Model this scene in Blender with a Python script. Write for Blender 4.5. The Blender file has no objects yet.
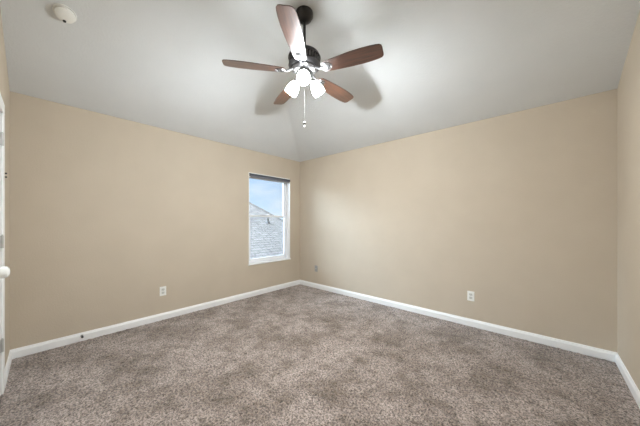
import bpy, bmesh, math, random
import numpy as np
from mathutils import Vector, Matrix

random.seed(7); np.random.seed(7)
S = bpy.context.scene
COL = S.collection
R = math.radians

# ------------------------------------------------------------------ camera, world, light, exposure
cam_d = bpy.data.cameras.new('camera')
cam = bpy.data.objects.new('camera', cam_d); COL.objects.link(cam)
CX, CY, CZ = 3.598, -3.408, 1.26
cam.location = (CX, CY, CZ)
cam.rotation_euler = (R(90), 0, R(41.9))
cam_d.sensor_width = 36.0; cam_d.lens = 36 * 247 / 640
cam_d.shift_y = 8 / 640
cam_d.clip_start = 0.02; cam_d.clip_end = 200
S.camera = cam
S.view_settings.view_transform = 'Standard'
S.view_settings.look = 'None'
S.view_settings.gamma = 1
S.view_settings.use_curve_mapping = False
S.view_settings.exposure = 0.06

SKY_STRENGTH = 1.15
SUN = 4.0
GLOW = 56.0
SHADE_EMIT = 62.0
BULB_W = 82.0
LAMP = (.90, .96, 1.0)

w = bpy.data.worlds.new('sky'); S.world = w; w.use_nodes = True
nt = w.node_tree; N = nt.nodes; L = nt.links; N.clear()
out = N.new('ShaderNodeOutputWorld'); bg = N.new('ShaderNodeBackground')
tc = N.new('ShaderNodeTexCoord'); sep = N.new('ShaderNodeSeparateXYZ')
rmp = N.new('ShaderNodeValToRGB'); nz = N.new('ShaderNodeTexNoise'); mp = N.new('ShaderNodeMapping')
cr = N.new('ShaderNodeValToRGB'); mx = N.new('ShaderNodeMixRGB')
L.new(tc.outputs['Generated'], sep.inputs[0]); L.new(sep.outputs['Z'], rmp.inputs[0])
e = rmp.color_ramp.elements
e[0].position = 0.0; e[0].color = (.62, .80, .96, 1)
e[1].position = 0.45; e[1].color = (.13, .30, .74, 1)
m_ = e.new(0.16); m_.color = (.45, .66, .92, 1)
L.new(tc.outputs['Generated'], mp.inputs[0]); mp.inputs['Scale'].default_value = (2.2, 2.2, 7)
L.new(mp.outputs[0], nz.inputs['Vector']); nz.inputs['Scale'].default_value = 2.3; nz.inputs['Detail'].default_value = 6
L.new(nz.outputs['Fac'], cr.inputs[0])
cr.color_ramp.elements[0].position = .42; cr.color_ramp.elements[1].position = .72
cr.color_ramp.elements[0].color = (0.05,)*3 + (1,)
cr.color_ramp.elements[1].color = (0.9,)*3 + (1,)
L.new(cr.outputs[0], mx.inputs[0]); L.new(rmp.outputs[0], mx.inputs[1]); mx.inputs[2].default_value = (.86, .91, .96, 1)
L.new(mx.outputs[0], bg.inputs[0]); bg.inputs[1].default_value = SKY_STRENGTH
L.new(bg.outputs[0], out.inputs[0])

sd = bpy.data.lights.new('sun', 'SUN'); sun = bpy.data.objects.new('sun', sd); COL.objects.link(sun)
sd.energy = SUN; sd.angle = R(1.0); sd.color = (1, .95, .88)
sun.rotation_euler = Vector((.55, -.45, 1.0)).to_track_quat('Z', 'Y').to_euler()

# added wide soft sun lamp, shining in at the window to brighten the corner
gd = bpy.data.lights.new('window_fill_sun', 'SUN'); go = bpy.data.objects.new('window_fill_sun', gd); COL.objects.link(go)
gd.energy = GLOW; gd.angle = R(85); gd.color = (.66, .83, 1.0)
go.rotation_euler = Vector((-.60, -.74, .36)).to_track_quat('Z', 'Y').to_euler()

# ------------------------------------------------------------------ materials
def mat(name, color, rough=.5, metal=0, spec=.5, emit=None, strength=0):
    m = bpy.data.materials.new(name); m.use_nodes = True
    b = m.node_tree.nodes['Principled BSDF']
    b.inputs['Base Color'].default_value = (*color, 1)
    b.inputs['Roughness'].default_value = rough
    b.inputs['Metallic'].default_value = metal
    b.inputs['Specular IOR Level'].default_value = spec
    if emit:
        b.inputs['Emission Color'].default_value = (*emit, 1)
        b.inputs['Emission Strength'].default_value = strength
    return m

def textured(name, c1, c2, scale, rough, bump_scale, bump_d, bump_s=.4, lo=.35, hi=.65, spec=.3):
    """two-tone noise colour with a finer noise bump, object coordinates"""
    m = mat(name, c1, rough, spec=spec); nt = m.node_tree; N = nt.nodes; L = nt.links; b = N['Principled BSDF']
    tc = N.new('ShaderNodeTexCoord'); n1 = N.new('ShaderNodeTexNoise'); n2 = N.new('ShaderNodeTexNoise')
    r = N.new('ShaderNodeValToRGB'); bp = N.new('ShaderNodeBump')
    n1.inputs['Scale'].default_value = scale; n1.inputs['Detail'].default_value = 4
    n2.inputs['Scale'].default_value = bump_scale; n2.inputs['Detail'].default_value = 2
    r.color_ramp.elements[0].position = lo; r.color_ramp.elements[1].position = hi
    r.color_ramp.elements[0].color = (*c1, 1); r.color_ramp.elements[1].color = (*c2, 1)
    L.new(tc.outputs['Object'], n1.inputs['Vector']); L.new(tc.outputs['Object'], n2.inputs['Vector'])
    L.new(n1.outputs['Fac'], r.inputs[0]); L.new(r.outputs[0], b.inputs['Base Color'])
    L.new(n2.outputs['Fac'], bp.inputs['Height']); bp.inputs['Distance'].default_value = bump_d
    bp.inputs['Strength'].default_value = bump_s
    L.new(bp.outputs[0], b.inputs['Normal'])
    return m

M = {}
M['wall'] = textured('beige_wall_paint', (.525, .450, .352), (.545, .468, .368), 3, .75, 85, .004, .28)
M['ceiling'] = textured('white_ceiling_texture', (.66, .675, .675), (.68, .695, .695), 3, .85, 60, .006, .35)
M['trim'] = mat('white_trim_paint', (.86, .86, .85), .35)
M['vinyl'] = mat('white_vinyl', (.82, .83, .85), .35)
M['door'] = mat('white_door_paint', (.82, .82, .82), .4)
M['knob'] = mat('white_knob', (.85, .85, .82), .2)
M['hinge'] = mat('satin_metal', (.55, .54, .52), .4, .7)
M['bronze'] = mat('dark_bronze', (.022, .020, .020), .32, .3, .5)
M['pewter'] = mat('brushed_dark_metal', (.17, .165, .165), .30, .85)
M['outlet'] = mat('white_plastic', (.84, .84, .80), .35)
M['socket'] = mat('socket_plastic', (.62, .62, .58), .4)
M['slot'] = mat('dark_slot', (.03, .03, .03), .6)
M['jack'] = mat('grey_plate', (.32, .32, .32), .4)
M['shade_fabric'] = mat('charcoal_fabric', (.07, .075, .09), .8)
M['chain'] = mat('pull_chain_metal', (.42, .41, .39), .3, .5)
M['dark'] = mat('dark_rubber', (.03, .028, .025), .5)
M['siding'] = mat('siding', (.55, .50, .45), .8)
M['detector'] = mat('detector_plastic', (.80, .80, .76), .45)
M['frost'] = mat('frosted_glass_lit', (.9, .9, .9), .4, emit=LAMP, strength=SHADE_EMIT)
M['bulb'] = mat('bulb_glow', (.9, .9, .9), .4, emit=LAMP, strength=SHADE_EMIT * 1.3)

# window glass: clear, thin
g = bpy.data.materials.new('clear_glass'); g.use_nodes = True; nt = g.node_tree; nt.nodes.clear()
o_ = nt.nodes.new('ShaderNodeOutputMaterial'); tr = nt.nodes.new('ShaderNodeBsdfTransparent')
gl = nt.nodes.new('ShaderNodeBsdfGlossy'); gl.inputs['Roughness'].default_value = .02
fr = nt.nodes.new('ShaderNodeFresnel'); fr.inputs[0].default_value = 1.45; ms = nt.nodes.new('ShaderNodeMixShader')
tr.inputs[0].default_value = (.95, .97, .98, 1)
nt.links.new(fr.outputs[0], ms.inputs[0]); nt.links.new(tr.outputs[0], ms.inputs[1]); nt.links.new(gl.outputs[0], ms.inputs[2])
nt.links.new(ms.outputs[0], o_.inputs[0]); M['glass'] = g

# insect screen on the lower sash: fine woven mesh that lets most of the view through
g = bpy.data.materials.new('insect_screen'); g.use_nodes = True; nt = g.node_tree; nt.nodes.clear()
o_ = nt.nodes.new('ShaderNodeOutputMaterial'); tr = nt.nodes.new('ShaderNodeBsdfTransparent')
df = nt.nodes.new('ShaderNodeBsdfDiffuse'); df.inputs[0].default_value = (.35, .36, .38, 1); ms = nt.nodes.new('ShaderNodeMixShader')
ms.inputs[0].default_value = .12
nt.links.new(tr.outputs[0], ms.inputs[1]); nt.links.new(df.outputs[0], ms.inputs[2]); nt.links.new(ms.outputs[0], o_.inputs[0]); M['screen'] = g

# carpet
m = mat('brown_carpet', (.2, .16, .13), .95, spec=.05); nt = m.node_tree; N = nt.nodes; L = nt.links; b = N['Principled BSDF']
tc = N.new('ShaderNodeTexCoord')
def noise(scale, detail, rough=.5):
    n = N.new('ShaderNodeTexNoise'); n.inputs['Scale'].default_value = scale
    n.inputs['Detail'].default_value = detail; n.inputs['Roughness'].default_value = rough
    L.new(tc.outputs['Object'], n.inputs['Vector']); return n
def ramp(src, lo, hi, c1, c2):
    r = N.new('ShaderNodeValToRGB'); r.color_ramp.elements[0].position = lo; r.color_ramp.elements[1].position = hi
    r.color_ramp.elements[0].color = (*c1, 1); r.color_ramp.elements[1].color = (*c2, 1)
    L.new(src, r.inputs[0]); return r
def mixc(kind, fac, a, b_):
    x = N.new('ShaderNodeMixRGB'); x.blend_type = kind; x.inputs[0].default_value = fac
    L.new(a, x.inputs[1]); L.new(b_, x.inputs[2]); return x
big = noise(2.6, 5, .62); med = noise(9, 5, .7); fine = noise(75, 4, .8)
rb = ramp(big.outputs['Fac'], .37, .57, (.200, .156, .126), (.345, .284, .250))
rm = ramp(med.outputs['Fac'], .38, .54, (.64, .61, .57), (1.12, 1.12, 1.12))
rf = ramp(fine.outputs['Fac'], .41, .59, (.16, .14, .12), (1.62, 1.62, 1.62))
x1 = mixc('MULTIPLY', .8, rb.outputs[0], rm.outputs[0]); x2 = mixc('MULTIPLY', .9, x1.outputs[0], rf.outputs[0])
L.new(x2.outputs[0], b.inputs['Base Color'])
bp = N.new('ShaderNodeBump'); bp.inputs['Distance'].default_value = .012; bp.inputs['Strength'].default_value = .8
L.new(fine.outputs['Fac'], bp.inputs['Height']); L.new(bp.outputs[0], b.inputs['Normal'])
b.inputs['Sheen Weight'].default_value = .25; b.inputs['Sheen Roughness'].default_value = .6
M['carpet'] = m

# walnut blades: grain runs along local X
m = mat('dark_walnut', (.09, .03, .015), .30, spec=.6); nt = m.node_tree; N = nt.nodes; L = nt.links; b = N['Principled BSDF']
tc = N.new('ShaderNodeTexCoord'); mp = N.new('ShaderNodeMapping'); mp.inputs['Scale'].default_value = (2.5, 34, 10)
n1 = N.new('ShaderNodeTexNoise'); n1.inputs['Scale'].default_value = 2.2; n1.inputs['Detail'].default_value = 5; n1.inputs['Distortion'].default_value = .6
L.new(tc.outputs['Object'], mp.inputs[0]); L.new(mp.outputs[0], n1.inputs['Vector'])
r = ramp(n1.outputs['Fac'], .3, .7, (.026, .011, .007), (.100, .040, .021)); L.new(r.outputs[0], b.inputs['Base Color'])
b.inputs['Coat Weight'].default_value = 1; b.inputs['Coat Roughness'].default_value = .34
M['walnut'] = m

# shingles: object XY = (along eave, up slope)
m = mat('grey_shingles', (.4, .4, .4), .9, spec=.1); nt = m.node_tree; N = nt.nodes; L = nt.links; b = N['Principled BSDF']
tc = N.new('ShaderNodeTexCoord'); br = N.new('ShaderNodeTexBrick')
br.inputs['Color1'].default_value = (.255, .232, .212, 1); br.inputs['Color2'].default_value = (.205, .187, .170, 1)
br.inputs['Mortar'].default_value = (.10, .092, .085, 1); br.inputs['Scale'].default_value = 1
br.inputs['Brick Width'].default_value = .5; br.inputs['Row Height'].default_value = .17; br.inputs['Mortar Size'].default_value = .022
n1 = N.new('ShaderNodeTexNoise'); n1.inputs['Scale'].default_value = 3; n1.inputs['Detail'].default_value = 6
r = ramp(n1.outputs['Fac'], .3, .7, (.75, .75, .75), (1.15, 1.15, 1.15))
L.new(tc.outputs['UV'], br.inputs['Vector']); L.new(tc.outputs['Object'], n1.inputs['Vector'])
x1 = mixc('MULTIPLY', 1, br.outputs['Color'], r.outputs[0]); L.new(x1.outputs[0], b.inputs['Base Color'])
M['shingle'] = m
M['lawn'] = textured('lawn', (.06, .09, .03), (.10, .13, .05), 2, .95, 40, .02)

# ------------------------------------------------------------------ mesh helpers
class MB:
    def __init__(s): s.bm = bmesh.new()
    def box(s, lo, hi, bevel=0, mtx=None):
        a = [Vector((x, y, z)) for x in (lo[0], hi[0]) for y in (lo[1], hi[1]) for z in (lo[2], hi[2])]
        v = [s.bm.verts.new(mtx @ p if mtx else p) for p in a]
        fs = [s.bm.faces.new([v[i] for i in f]) for f in ((0,1,3,2),(4,6,7,5),(0,4,5,1),(2,3,7,6),(0,2,6,4),(1,5,7,3))]
        if bevel:
            es = list({e for f in fs for e in f.edges})
            bmesh.ops.bevel(s.bm, geom=es, offset=bevel, segments=2, profile=.5, affect='EDGES')
        return s
    def prism(s, pts, vec):
        """pts: polygon in 3D, extruded by vec"""
        a = [s.bm.verts.new(Vector(p)) for p in pts]; b = [s.bm.verts.new(Vector(p) + Vector(vec)) for p in pts]
        s.bm.faces.new(a); s.bm.faces.new(list(reversed(b)))
        n = len(a)
        for i in range(n): s.bm.faces.new([a[i], b[i], b[(i+1) % n], a[(i+1) % n]])
        return s
    def lathe(s, prof, seg=32, mtx=None):
        rings = []
        for r, z in prof:
            if r < 1e-6: rings.append([s.bm.verts.new((mtx @ Vector((0, 0, z))) if mtx else (0, 0, z))])
            else:
                ring = []
                for k in range(seg):
                    p = Vector((r*math.cos(2*math.pi*k/seg), r*math.sin(2*math.pi*k/seg), z))
                    ring.append(s.bm.verts.new(mtx @ p if mtx else p))
                rings.append(ring)
        for A, B in zip(rings, rings[1:]):
            for k in range(seg):
                k2 = (k+1) % seg
                if len(A) == 1 and len(B) == 1: continue
                if len(A) == 1: s.bm.faces.new([A[0], B[k], B[k2]])
                elif len(B) == 1: s.bm.faces.new([A[k], A[k2], B[0]])
                else: s.bm.faces.new([A[k], A[k2], B[k2], B[k]])
        return s
    def tube(s, pts, r, seg=10):
        pts = [Vector(p) for p in pts]; rings = []
        for i, p in enumerate(pts):
            d = (pts[min(i+1, len(pts)-1)] - pts[max(i-1, 0)]).normalized()
            up = Vector((0, 0, 1)) if abs(d.z) < .9 else Vector((1, 0, 0))
            a = d.cross(up).normalized(); b = d.cross(a)
            rr = r[i] if isinstance(r, (list, tuple)) else r
            rings.append([s.bm.verts.new(p + a*rr*math.cos(2*math.pi*k/seg) + b*rr*math.sin(2*math.pi*k/seg)) for k in range(seg)])
        for A, B in zip(rings, rings[1:]):
            for k in range(seg): s.bm.faces.new([A[k], A[(k+1) % seg], B[(k+1) % seg], B[k]])
        s.bm.faces.new(list(reversed(rings[0]))); s.bm.faces.new(rings[-1])
        return s
    def torus(s, R_, r_, mtx=None, seg=28, seg2=10, sx=1):
        g = []
        for i in range(seg):
            t = 2*math.pi*i/seg; row = []
            for j in range(seg2):
                q = 2*math.pi*j/seg2
                p = Vector(((R_+r_*math.cos(q))*math.cos(t)*sx, (R_+r_*math.cos(q))*math.sin(t), r_*math.sin(q)))
                row.append(s.bm.verts.new(mtx @ p if mtx else p))
            g.append(row)
        for i in range(seg):
            for j in range(seg2):
                s.bm.faces.new([g[i][j], g[(i+1) % seg][j], g[(i+1) % seg][(j+1) % seg2], g[i][(j+1) % seg2]])
        return s
    def build(s, name, m, parent=None, smooth=False, loc=None):
        bmesh.ops.recalc_face_normals(s.bm, faces=s.bm.faces)
        me = bpy.data.meshes.new(name); s.bm.to_mesh(me); s.bm.free()
        me.materials.append(m)
        if smooth:
            me.polygons.foreach_set('use_smooth', [True]*len(me.polygons))
            me.set_sharp_from_angle(angle=R(35))
        o = bpy.data.objects.new(name, me); COL.objects.link(o)
        if parent: o.parent = parent
        if loc: o.location = loc
        return o

def tag(o, label=None, cat=None, group=None, kind=None):
    if label: o['label'] = label
    if cat: o['category'] = cat
    if group: o['group'] = group
    if kind: o['kind'] = kind
    return o
def empty(name, loc, rot=(0, 0, 0)):
    o = bpy.data.objects.new(name, None); COL.objects.link(o); o.location = loc; o.rotation_euler = rot
    o.empty_display_size = .1; return o

# ------------------------------------------------------------------ room shell
W, D_, HP, HC = 4.10, 3.62, 2.44, 3.04      # x size, y size, plate height, flat ceiling height
SA, SB = 1.20, 1.50                         # run of the two ceiling slopes
T = .14
CXT, CYT = W, -D_
# floor: carpet with gently tufted surface
nx, ny = 400, 360
xs = np.linspace(0, W, nx); ys = np.linspace(-D_, 0, ny)
X, Y = np.meshgrid(xs, ys, indexing='ij')
Z = np.random.rand(nx, ny)*.015
for _ in range(1): Z = (Z + np.roll(Z, 1, 0) + np.roll(Z, 1, 1))/3*1.3
Z[0, :] = Z[-1, :] = 0; Z[:, 0] = Z[:, -1] = 0
co = np.stack([X, Y, Z-.010], -1).reshape(-1, 3)
idx = np.arange(nx*ny).reshape(nx, ny)
fa = np.stack([idx[:-1, :-1], idx[1:, :-1], idx[1:, 1:], idx[:-1, 1:]], -1).reshape(-1, 4)
me = bpy.data.meshes.new('floor'); me.from_pydata(co.tolist(), [], fa.tolist()); me.materials.append(M['carpet'])
me.polygons.foreach_set('use_smooth', [True]*len(me.polygons))
fl = bpy.data.objects.new('floor', me); COL.objects.link(fl); tag(fl, kind='structure')
MB().box((-T, -D_-T, -.2), (W+T, T, -.02)).build('floor_slab', M['siding'], fl)

# ceiling: two slopes rising from the far walls to a flat centre, softly coved folds
def smin(p, q, k):
    h = np.maximum(k-np.abs(p-q), 0)/k
    return np.minimum(p, q) - h*h*k*.25
def ceil_h(a, b):
    a = np.maximum(a, 0); b = np.maximum(b, 0)
    return np.maximum(smin(smin(HP+(HC-HP)/SA*a, HC, .22), HP+(HC-HP)/SB*b, .012), HP)
E = T
xs = np.concatenate([[-E], np.linspace(0, W, 274), [W+E]]); ys = np.concatenate([[-D_-E], np.linspace(-D_, 0, 242), [E]])
nx, ny = len(xs), len(ys)
X, Y = np.meshgrid(xs, ys, indexing='ij'); Z = ceil_h(X, -Y)
lo_c = np.stack([X, Y, Z], -1).reshape(-1, 3)
idx = np.arange(nx*ny).reshape(nx, ny)
fa = np.stack([idx[:-1, :-1], idx[:-1, 1:], idx[1:, 1:], idx[1:, :-1]], -1).reshape(-1, 4)
me = bpy.data.meshes.new('ceiling'); me.from_pydata(lo_c.tolist(), [], fa.tolist()); me.materials.append(M['ceiling'])
me.polygons.foreach_set('use_smooth', [True]*len(me.polygons))
ce = bpy.data.objects.new('ceiling', me); COL.objects.link(ce); tag(ce, kind='structure')
so = ce.modifiers.new('thickness', 'SOLIDIFY'); so.thickness = .08; so.offset = -1

# window wall (x = 0), with a real opening
WU0, WU1, WZ0, WZ1 = .262, 1.160, .530, 2.065
m_ = MB()
m_.box((-T, -D_-T, 0), (0, -WU1, HP)); m_.box((-T, -WU0, 0), (0, T, HP))
m_.box((-T, -WU1, 0), (0, -WU0, WZ0)); m_.box((-T, -WU1, WZ1), (0, -WU0, HP))
tag(m_.build('wall_back_left', M['wall']), kind='structure')
# right-hand far wall (y = 0)
m_ = MB(); m_.box((0, 0, 0), (W+T, T, HP)); tag(m_.build('wall_back_right', M['wall']), kind='structure')
# right side wall (x = W), follows the slope
m_ = MB(); m_.prism([(W, 0, 0), (W, -D_-T, 0), (W, -D_-T, HC+.01), (W, -SB, HC+.01), (W, 0, HP+.01)], (T, 0, 0))
tag(m_.build('wall_right', M['wall']), kind='structure')
# left side wall (y = -D), with the doorway
DX0, DX1, DZ = .685, 1.485, 2.045
m_ = MB(); V = (0, -T, 0)
def zl(x): return HP + .01 + (HC-HP)*min(x, SA)/SA
m_.prism([(0, -D_, 0), (DX0, -D_, 0), (DX0, -D_, zl(DX0)), (0, -D_, HP+.01)], V)
m_.prism([(DX0, -D_, DZ), (DX1, -D_, DZ), (DX1, -D_, HC+.01), (SA, -D_, HC+.01), (DX0, -D_, zl(DX0))], V)
m_.prism([(DX1, -D_, 0), (W, -D_, 0), (W, -D_, HC+.01), (DX1, -D_, HC+.01)], V)
tag(m_.build('wall_left', M['wall']), kind='structure')

# baseboards: profiled, 85 mm
def baseboard(name, p, q, n):
    """p->q along wall foot, n = inward normal"""
    p, q, n = Vector(p), Vector(q), Vector(n)
    prof = [(0, .002), (.014, .002), (.014, .062), (.011, .070), (.008, .076), (.006, .086), (0, .088)]
    b = MB(); b.prism([p + n*d + Vector((0, 0, z)) for d, z in prof], q-p)
    return tag(b.build(name, M['trim']), kind='structure')
baseboard('baseboard_back_left', (0, -D_, 0), (0, 0, 0), (1, 0, 0))
baseboard('baseboard_back_right', (0.014, 0, 0), (W, 0, 0), (0, -1, 0))
baseboard('baseboard_right', (W, -.014, 0), (W, -D_, 0), (-1, 0, 0))
baseboard('baseboard_left', (.014, -D_, 0), (DX0-.10, -D_, 0), (0, 1, 0))
baseboard('baseboard_front', (DX1+.085, -D_, 0), (W-.014, -D_, 0), (0, 1, 0))

# door in the left wall: frame, leaf with panels, hinges, knob
dr = empty('door_1', ((DX0+DX1)/2, -D_, 0)); tag(dr, kind='structure')
def D(b, name, mt, parent=dr, smooth=False):
    o = b.build(name, mt, parent, smooth)
    off = Vector(dr.location)
    if parent is dr: o.data.transform(Matrix.Translation(-off))
    else:
        o.data.transform(Matrix.Translation(-off))
    return o
b = MB()
cw = .085
for x0, x1 in ((DX0-cw, DX0), (DX1, DX1+cw)):
    b.box((x0, -D_, 0), (x1, -D_+.012, DZ), .004)
b.box((DX0-cw, -D_, DZ), (DX1+cw, -D_+.012, DZ+cw), .004)
D(b, 'door_casing', M['trim'])
b = MB(); b.box((DX0, -D_-T, 0), (DX0+.012, -D_, DZ)); b.box((DX1-.012, -D_-T, 0), (DX1, -D_, DZ)); b.box((DX0, -D_-T, DZ-.012), (DX1, -D_, DZ))
b.box((DX0+.012, -D_-.060, 0), (DX0+.030, -D_-.037, DZ)); b.box((DX1-.030, -D_-.060, 0), (DX1-.012, -D_-.037, DZ)); b.box((DX0, -D_-.060, DZ-.030), (DX1, -D_-.037, DZ-.012)); b.box((DX0, -D_-T, -.01), (DX1, -D_-.037, .006))
D(b, 'door_jamb', M['trim'])
b = MB(); lx0, lx1 = DX0+.013, DX1-.013
b.box((lx0, -D_-.036, .001), (lx1, -D_-.002, DZ-.015), .002)
leaf = D(b, 'door_leaf', M['door'])
b = MB(); mid = (lx0+lx1)/2
for x0, x1 in ((lx0+.11, mid-.05), (mid+.05, lx1-.11)):
    for z0, z1 in ((.22, .80), (.98, 1.56), (1.68, 1.90)):
        b.box((x0, -D_-.003, z0), (x1, -D_+.002, z1), .002); b.box((x0+.03, -D_, z0+.03), (x1-.03, -D_+.005, z1-.03), .002)
D(b, 'door_panel', M['door'])
for z in (.36, 1.11, 1.85):
    b = MB(); b.tube([(DX0+.013, -D_+.008, z-.045), (DX0+.013, -D_+.008, z+.045)], .007, 12)
    b.tube([(DX0+.013, -D_+.008, z+.045), (DX0+.013, -D_+.008, z+.052)], .0045, 10)
    b.box((DX0+.014, -D_-.001, z-.044), (DX0+.034, -D_+.003, z+.044))
    D(b, 'hinge', M['hinge'])
b = MB(); mk = Matrix.Translation((lx1-.06, -D_-.002, .980)) @ Matrix.Rotation(R(-90), 4, 'X') @ Matrix.Scale(1.14, 4)
b.lathe([(0, 0), (.032, 0), (.032, .006), (.026, .010), (.012, .012), (.011, .028), (.016, .034), (.027, .044), (.0295, .056), (.026, .068), (.014, .075), (0, .0765)], 28, mk)
D(b, 'door_knob', M['knob'], smooth=True)

# tiny dark hook on the wall beside the casing
b = MB(); hx = DX0-cw
b.box((hx-.022, -D_, 1.575), (hx-.004, -D_+.004, 1.635), .001)
for z in (1.586, 1.614): b.box((hx-.018, -D_+.003, z), (hx-.008, -D_+.022, z+.011), .002)
tag(b.build('wall_hook', M['dark']), 'tiny dark metal two-pronged hook on the wall right beside the door casing', 'hook')

# window: frame, two sashes, panes, meeting rail, latch, screen
wn = empty('window_1', (0, -(WU0+WU1)/2, WZ0)); tag(wn, kind='structure')
def WB(b, name, mt, parent=wn, smooth=False):
    o = b.build(name, mt, parent, smooth); o.data.transform(Matrix.Translation(-Vector(wn.location))); return o
y0, y1 = -WU1, -WU0
def ring(b, xa, xb, ya, yb, za, zb, t, bev=.003, tb=None):
    tb = tb or t
    b.box((xa, ya, za), (xb, ya+t, zb), bev); b.box((xa, yb-t, za), (xb, yb, zb), bev)
    b.box((xa, ya+t, za), (xb, yb-t, za+tb), bev); b.box((xa, ya+t, zb-t), (xb, yb-t, zb), bev)
# white painted return lining and stool
b = MB()
b.box((-T, y0-.001, WZ0), (0.003, y0+.010, WZ1)); b.box((-T, y1-.010, WZ0), (.003, y1+.001, WZ1)); b.box((-T, y0, WZ1-.010), (.003, y1, WZ1+.001))
WB(b, 'window_return', M['trim'])
b = MB(); b.box((-T, y0+.010, WZ0-.002), (0, y1-.010, WZ0+.014)); b.box((-.004, y0-.012, WZ0-.006), (.018, y1+.012, WZ0+.014), .004)
WB(b, 'window_sill', M['trim'])
b = MB(); ring(b, -.135, -.070, y0+.010, y1-.010, WZ0+.014, WZ1-.010, .034); WB(b, 'window_frame', M['vinyl'])
zm = 1.345
ya, yb = y0+.044, y1-.044
b = MB(); ring(b, -.128, -.105, ya, yb, zm-.018, WZ1-.044, .028); up = WB(b, 'upper_sash', M['vinyl'])
b = MB(); b.box((-.118, ya+.028, zm+.010), (-.114, yb-.028, WZ1-.072)); WB(b, 'window_pane', M['glass'], up)
b = MB(); ring(b, -.100, -.076, ya, yb, WZ0+.048, zm+.018, .034); lo = WB(b, 'lower_sash', M['vinyl'])
b = MB(); b.box((-.090, ya+.034, WZ0+.082), (-.086, yb-.034, zm-.016)); WB(b, 'window_pane', M['glass'], lo)
b = MB(); b.box((-.1322, ya, WZ0+.05), (-.1315, yb, zm)); WB(b, 'insect_screen', M['screen'])
b = MB(); ym = (ya+yb)/2; b.box((-.098, ym-.03, zm+.018), (-.078, ym+.03, zm+.026), .002); b.box((-.09, ym-.008, zm+.026), (-.07, ym+.02, zm+.036), .002)
WB(b, 'sash_lock', M['vinyl'], lo)
b = MB(); b.box((-.078, yb-.026, 1.125), (-.060, yb-.004, 1.175), .004); WB(b, 'tilt_latch', M['trim'], lo)

# roller shade rolled up at the window head
rs = empty('roller_shade', (-.022, (y0+y1)/2, WZ1-.036)); tag(rs, 'dark charcoal roller shade rolled up tight across the top of the window', 'window shade')
hw = (y1-y0)/2 - .016
b = MB(); b.tube([(.021, -hw, .002), (.021, hw, .002)], .023, 20)
b.build('fabric_roll', M['shade_fabric'], rs, True)
b = MB(); b.box((.034, -hw+.01, -.040), (.042, hw-.01, -.012), .002); b.build('hem_bar', mat('hem_bar_grey', (.16, .16, .18), .5), rs)
for s in (-1, 1):
    b = MB(); b.box((0, s*(hw+.002)-.002, -.022), (.044, s*(hw+.002)+.002, .024), .001)
    b.build('bracket', M['dark'], rs)

# ------------------------------------------------------------------ ceiling fan
FX, FY = 2.09, -1.926
fan = empty('ceiling_fan', (FX, FY, HC)); tag(fan, 'five-blade ceiling fan with dark walnut blades, dark bronze motor and three lit glass shades', 'ceiling fan')
def F(b, name, mt, parent=fan, smooth=True, loc=None): return b.build(name, mt, parent, smooth, loc)
HB = 1.27+CZ-HC      # blade plane relative to the ceiling
b = MB(); b.lathe([(0, 0), (.072, 0), (.074, -.008), (.072, -.035), (.058, -.062), (.036, -.078), (.022, -.082), (0, -.082)]); F(b, 'canopy', M['bronze'])
b = MB(); b.tube([(0, 0, -.075), (0, 0, -.33)], .0125, 16); F(b, 'downrod', M['bronze'])
b = MB(); b.lathe([(0, -.300), (.022, -.300), (.024, -.312), (.034, -.330), (.052, -.342), (.100, -.352), (.128, -.366), (.138, -.385), (.139, -.395), (.120, -.400), (.118, -.440), (.134, -.445), (.136, -.458), (.124, -.470), (.100, -.480), (.062, -.484), (0, -.484)], 40)
F(b, 'motor_housing', M['bronze'])
b = MB()
for k in range(30):
    mt = Matrix.Rotation(2*math.pi*k/30, 4, 'Z'); b.box((.117, -.005, -.443), (.133, .005, -.398), .0015, mt)
F(b, 'vent_ring', M['pewter'], smooth=False)
b = MB(); b.lathe([(0, -.478), (.104, -.478), (.106, -.492), (.090, -.506), (.070, -.512), (.066, -.545), (.058, -.566), (.034, -.580), (.012, -.586), (0, -.590)], 36)
hub = F(b, 'switch_housing', M['pewter'])

# blade outline in local x (radial) / y
def blade_mesh():
    st = [(.165, .030), (.172, .040), (.19, .049), (.25, .056), (.33, .063), (.42, .069), (.50, .071), (.57, .069), (.62, .064), (.645, .058), (.657, .046), (.661, .030)]
    up = [(x, w) for x, w in st]; dn = [(x, -w) for x, w in reversed(st)]
    b = MB(); b.prism([(x, y, -.003) for x, y in up + dn], (0, 0, .006))
    return b
proto_blade = proto_iron = proto_screw = None
PITCH = R(12)
blades = []
for k in range(5):
    ang = R(89.2 + 72*k)
    if k == 0:
        bl = blade_mesh().build('blade', M['walnut'], fan)
        b = MB()                                  # bracket, sub-part of the blade
        mt = Matrix.Translation((.205, 0, -.006))
        b.lathe([(0, -.004), (.026, -.004), (.030, 0), (.030, .003), (0, .003)], 24, mt)
        b.torus(.036, .0035, Matrix.Translation((.205, 0, -.005)), sx=1.15)
        b.tube([(.085, 0, .022), (.115, 0, .012), (.145, 0, -.004), (.175, 0, -.007)], [.013, .011, .009, .010], 10)
        ir = b.build('blade_bracket', M['pewter'], bl, True)
        b = MB()
        for (x, y) in ((.193, 0), (.217, .010), (.217, -.010)): b.lathe([(0, -.0145), (.004, -.013), (.0045, -.010), (0, -.010)], 10, Matrix.Translation((x, y, 0)))
        sc = b.build('screw', M['bronze'], bl, True)
    else:
        bl = blades[0].copy(); COL.objects.link(bl); bl.parent = fan
        for ch in (ir, sc):
            c2 = ch.copy(); COL.objects.link(c2); c2.parent = bl
    bl.location = (0, 0, HB)
    bl.rotation_mode = 'XYZ'
    bl.rotation_euler = (Matrix.Rotation(ang, 3, 'Z') @ Matrix.Rotation(-PITCH, 3, 'X')).to_euler()
    blades.append(bl)

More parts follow.
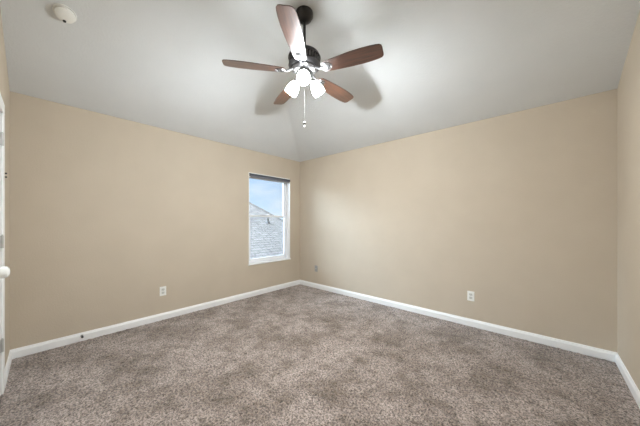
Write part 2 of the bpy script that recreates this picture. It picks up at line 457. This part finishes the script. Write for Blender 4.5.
# three glass shades on short arms
for k in range(3):
    ang = R(311.9 + 120*k)
    d = Vector((math.cos(ang), math.sin(ang), 0))
    p0 = Vector((0, 0, -.548)) + d*.055; p1 = p0 + d*.022 + Vector((0, 0, -.012))
    b = MB(); b.tube([p0 - d*.01, p0 + d*.012, p1], .011, 12)
    ax = (d*math.sin(R(38)) + Vector((0, 0, -math.cos(R(38))))).normalized()
    rot = ax.to_track_quat('Z', 'Y').to_matrix().to_4x4(); base = Matrix.Translation(p1) @ rot
    b.lathe([(0, -.008), (.018, -.008), (.026, 0), (.027, .014), (.022, .016), (0, .016)], 24, base)
    F(b, 'lamp_holder', M['pewter'])
    b = MB(); prof = [(.022, .010), (.030, .020), (.041, .040), (.049, .065), (.053, .090), (.053, .112), (.050, .124)]
    inner = [(r-.003, z) for r, z in reversed(prof)]
    b.lathe(prof + inner, 32, base); sh = F(b, 'lamp_shade', M['frost'])
    b = MB(); b.lathe([(0, .012), (.013, .014), (.014, .035), (.024, .055), (.029, .072), (.026, .090), (.014, .102), (0, .105)], 20, base)
    F(b, 'bulb', M['bulb'], sh)
    ld = bpy.data.lights.new('bulb_light', 'POINT'); lo_ = bpy.data.objects.new('bulb_light', ld); COL.objects.link(lo_)
    ld.energy = BULB_W; ld.shadow_soft_size = .025; ld.color = LAMP
    lo_.parent = fan; lo_.location = p1 + ax*.112

# pull chain: a string of beads with a fob
b = MB(); z = -.590
while z > -.932:
    b.lathe([(0, z), (.0011, z-.001), (.0013, z-.0025), (.0011, z-.004), (0, z-.005)], 6, None); z -= .005
ch = F(b, 'pull_chain', M['chain'])
b = MB(); b.lathe([(0, -.930), (.007, -.934), (.012, -.942), (.010, -.952), (0, -.953)], 16)
F(b, 'chain_cap', M['dark'], ch)
b = MB(); b.lathe([(0, -.953), (.005, -.955), (.0065, -.968), (.0045, -.978), (0, -.981)], 14); F(b, 'fob', M['knob'], ch)

# ------------------------------------------------------------------ smoke detector on the sloped ceiling
a_, dd = .784, 1.91
fwd = Vector((-.668, .744)); rt = Vector((.744, .668))
pxy = Vector((CX, CY)) + rt*(-1.032*dd) + fwd*dd
sl = math.atan((HC-HP)/SA)
zz = HP + (HC-HP)/SA*pxy.x
sdv = empty('smoke_detector', (pxy.x, pxy.y, zz), (0, -sl, 0)); tag(sdv, 'round white smoke detector on the sloped ceiling above the left wall', 'smoke detector')
b = MB(); b.lathe([(0, 0), (.066, 0), (.067, -.005), (.065, -.010), (0, -.010)], 40); b.build('mounting_base', M['detector'], sdv, True)
b = MB(); b.lathe([(.0, -.010), (.054, -.010), (.054, -.014), (0, -.014)], 40); b.build('vent_gap', M['slot'], sdv, True)
b = MB(); b.lathe([(.0, -.014), (.057, -.014), (.059, -.020), (.056, -.032), (.044, -.040), (.020, -.043), (0, -.0435)], 40); b.build('cover', M['detector'], sdv, True)
b = MB(); b.lathe([(0, -.0390), (.010, -.0390), (.010, -.0445), (0, -.0450)], 18, Matrix.Translation((-.040, -.002, 0))); b.build('test_button', M['slot'], sdv, True)

# ------------------------------------------------------------------ wall plates (local: X across, Z up, -Y out of the wall)
def outlet(loc, rz, label):
    r_ = empty('wall_outlet', loc, (0, 0, rz)); tag(r_, label, 'outlet', None)
    MB().box((-.037, -.006, -.058), (.037, 0, .058), .0025).build('cover_plate', M['outlet'], r_)
    for s in (-1, 1):
        rc = MB().box((-.017, -.009, s*.020-.014), (.017, -.005, s*.020+.014), .002).build('receptacle', M['socket'], r_)
        b = MB()
        b.box((-.008, -.0095, s*.020-.003), (-.006, -.0085, s*.020+.007)); b.box((.006, -.0095, s*.020-.003), (.008, -.0085, s*.020+.007))
        b.box((-.002, -.0095, s*.020-.009), (.002, -.0085, s*.020-.005)); b.build('socket_slot', M['slot'], rc)
    b = MB(); b.lathe([(0, 0), (.003, 0), (.003, .0012), (0, .0015)], 10, Matrix.Translation((0, -.006, 0)) @ Matrix.Rotation(R(90), 4, 'X')); b.build('screw', M['hinge'], r_)
    return r_
def hit_left(px, py):   # pixel -> point on window wall
    r = (px-320)/247; dx = rt*r + fwd; t = -CX/dx.x; p = Vector((CX, CY)) + dx*t; return (0, p.y, CZ + (221-py)/247*t)
def hit_right(px, py):
    r = (px-320)/247; dx = rt*r + fwd; t = -CY/dx.y; p = Vector((CX, CY)) + dx*t; return (p.x, 0, CZ + (221-py)/247*t)
outlet(hit_left(163, 291), R(90), 'white duplex outlet on the left wall, left of the window')
outlet(hit_right(471, 296), 0, 'white duplex outlet on the right wall, well away from the corner')
j = empty('wall_jack', hit_right(316.3, 268.5)); tag(j, 'small grey jack plate on the right wall beside the far corner', 'wall jack')
MB().box((-.035, -.006, -.057), (.035, 0, .057), .0025).build('cover_plate', M['jack'], j)
b = MB(); b.lathe([(0, 0), (.007, 0), (.007, .004), (.0045, .004), (.0045, .012), (0, .012)], 14, Matrix.Translation((0, -.006, 0)) @ Matrix.Rotation(R(90), 4, 'X')); b.build('connector', M['hinge'], j, True)

# doorstop on the left baseboard
p = hit_left(82, 338)
ds = empty('doorstop', (.011, p[1], .058)); tag(ds, 'small dark doorstop fixed to the white baseboard of the left wall', 'doorstop')
mt = Matrix.Rotation(R(90), 4, 'Y')
b = MB(); b.lathe([(0, 0), (.014, 0), (.013, .004), (.007, .006), (0, .006)], 16, mt); b.build('base', M['hinge'], ds, True)
b = MB()
pts = [(.005+.040*i/80, .0055*math.cos(i*.9), .0055*math.sin(i*.9)) for i in range(81)]
b.tube(pts, .0014, 6); b.build('spring', M['dark'], ds, True)
b = MB(); b.lathe([(0, .043), (.009, .043), (.010, .052), (.007, .056), (0, .057)], 16, mt); b.build('tip', M['dark'], ds, True)

# ------------------------------------------------------------------ outside: neighbouring house roof
Q0, ZE = 3.0, CZ-1.6        # eave distance beyond the wall, eave height
K = .368; U0 = -5.82; RISE = .5; TR = 7.0
def P(q, u, z): return Vector((-q, -u, z))
hs = empty('neighbour_house', (-(Q0+TR), -U0+2, -3.0)); tag(hs, 'neighbouring house with a light grey shingled hip roof outside the window', 'house')
off = -Vector(hs.location)
def roof_face(pts):
    b = MB(); vs = [b.bm.verts.new(p) for p in pts]; f = b.bm.faces.new(vs)
    uv = b.bm.loops.layers.uv.new('UVMap')
    o = pts[0]; ex = (pts[1]-pts[0]).normalized(); n = ex.cross(pts[2]-pts[0]).normalized(); ey = n.cross(ex)
    for l in f.loops: l[uv].uv = ((l.vert.co-o).dot(ex), (l.vert.co-o).dot(ey))
    if n.z < 0: n = -n
    ext = bmesh.ops.extrude_face_region(b.bm, geom=[f]); 
    for v in ext['geom']:
        if isinstance(v, bmesh.types.BMVert): v.co = v.co - n*.06
    ob = b.build('roof', M['shingle'], hs); ob.data.transform(Matrix.Translation(off)); return ob
zr = ZE + RISE*TR
ul = 14.0
a = P(Q0, ul, ZE); bq = P(Q0, U0, ZE); cq = P(Q0+TR, U0+K*TR, zr); dq = P(Q0+TR, ul, zr)
roof_face([a, bq, cq, dq])
bk = P(Q0+2*TR, U0, ZE); bl_ = P(Q0+2*TR, ul, ZE)
roof_face([bq, bk, cq]); roof_face([bk, bl_, dq, cq])
b = MB(); b.tube([bq, cq], .07, 8); b.tube([cq, dq], .07, 8)
o = b.build('ridge_cap', M['shingle'], hs); o.data.transform(Matrix.Translation(off))
b = MB(); b.box((-(Q0+2*TR-.4), -ul, -3), (-(Q0+.4), -U0-.3, ZE-.1)); o = b.build('wall', M['siding'], hs); o.data.transform(Matrix.Translation(off))
# plumbing vent on the roof
r = (268-320)/247; dx = rt*r + fwd; qc = -dx.x; zs = (221-223)/247
Dv = (CZ - ZE + RISE*(Q0+CX))/(RISE*qc - zs)
pv = Vector((CX, CY)) + dx*Dv; zv = CZ + zs*Dv
vp = empty('roof_vent', (pv.x, pv.y, zv-.03)); tag(vp, 'dark plumbing vent pipe with flashing standing on the shingled roof outside', 'vent pipe')
b = MB(); b.tube([(0, 0, 0), (0, 0, .26)], .045, 16); b.tube([(0, 0, .26), (0, 0, .28)], .052, 16); b.build('pipe', M['dark'], vp, True)
b = MB(); b.box((-.07, -.14, -.015), (.07, .14, .02), .004, Matrix.Rotation(math.atan(RISE), 4, 'Y')); b.lathe([(.13, 0), (.07, .10), (.056, .12)], 16); b.build('flashing', M['dark'], vp)
b = MB(); b.box((-60, -60, -3.2), (60, 60, -3.0)); gr = b.build('ground', M['lawn']); tag(gr, kind='structure')
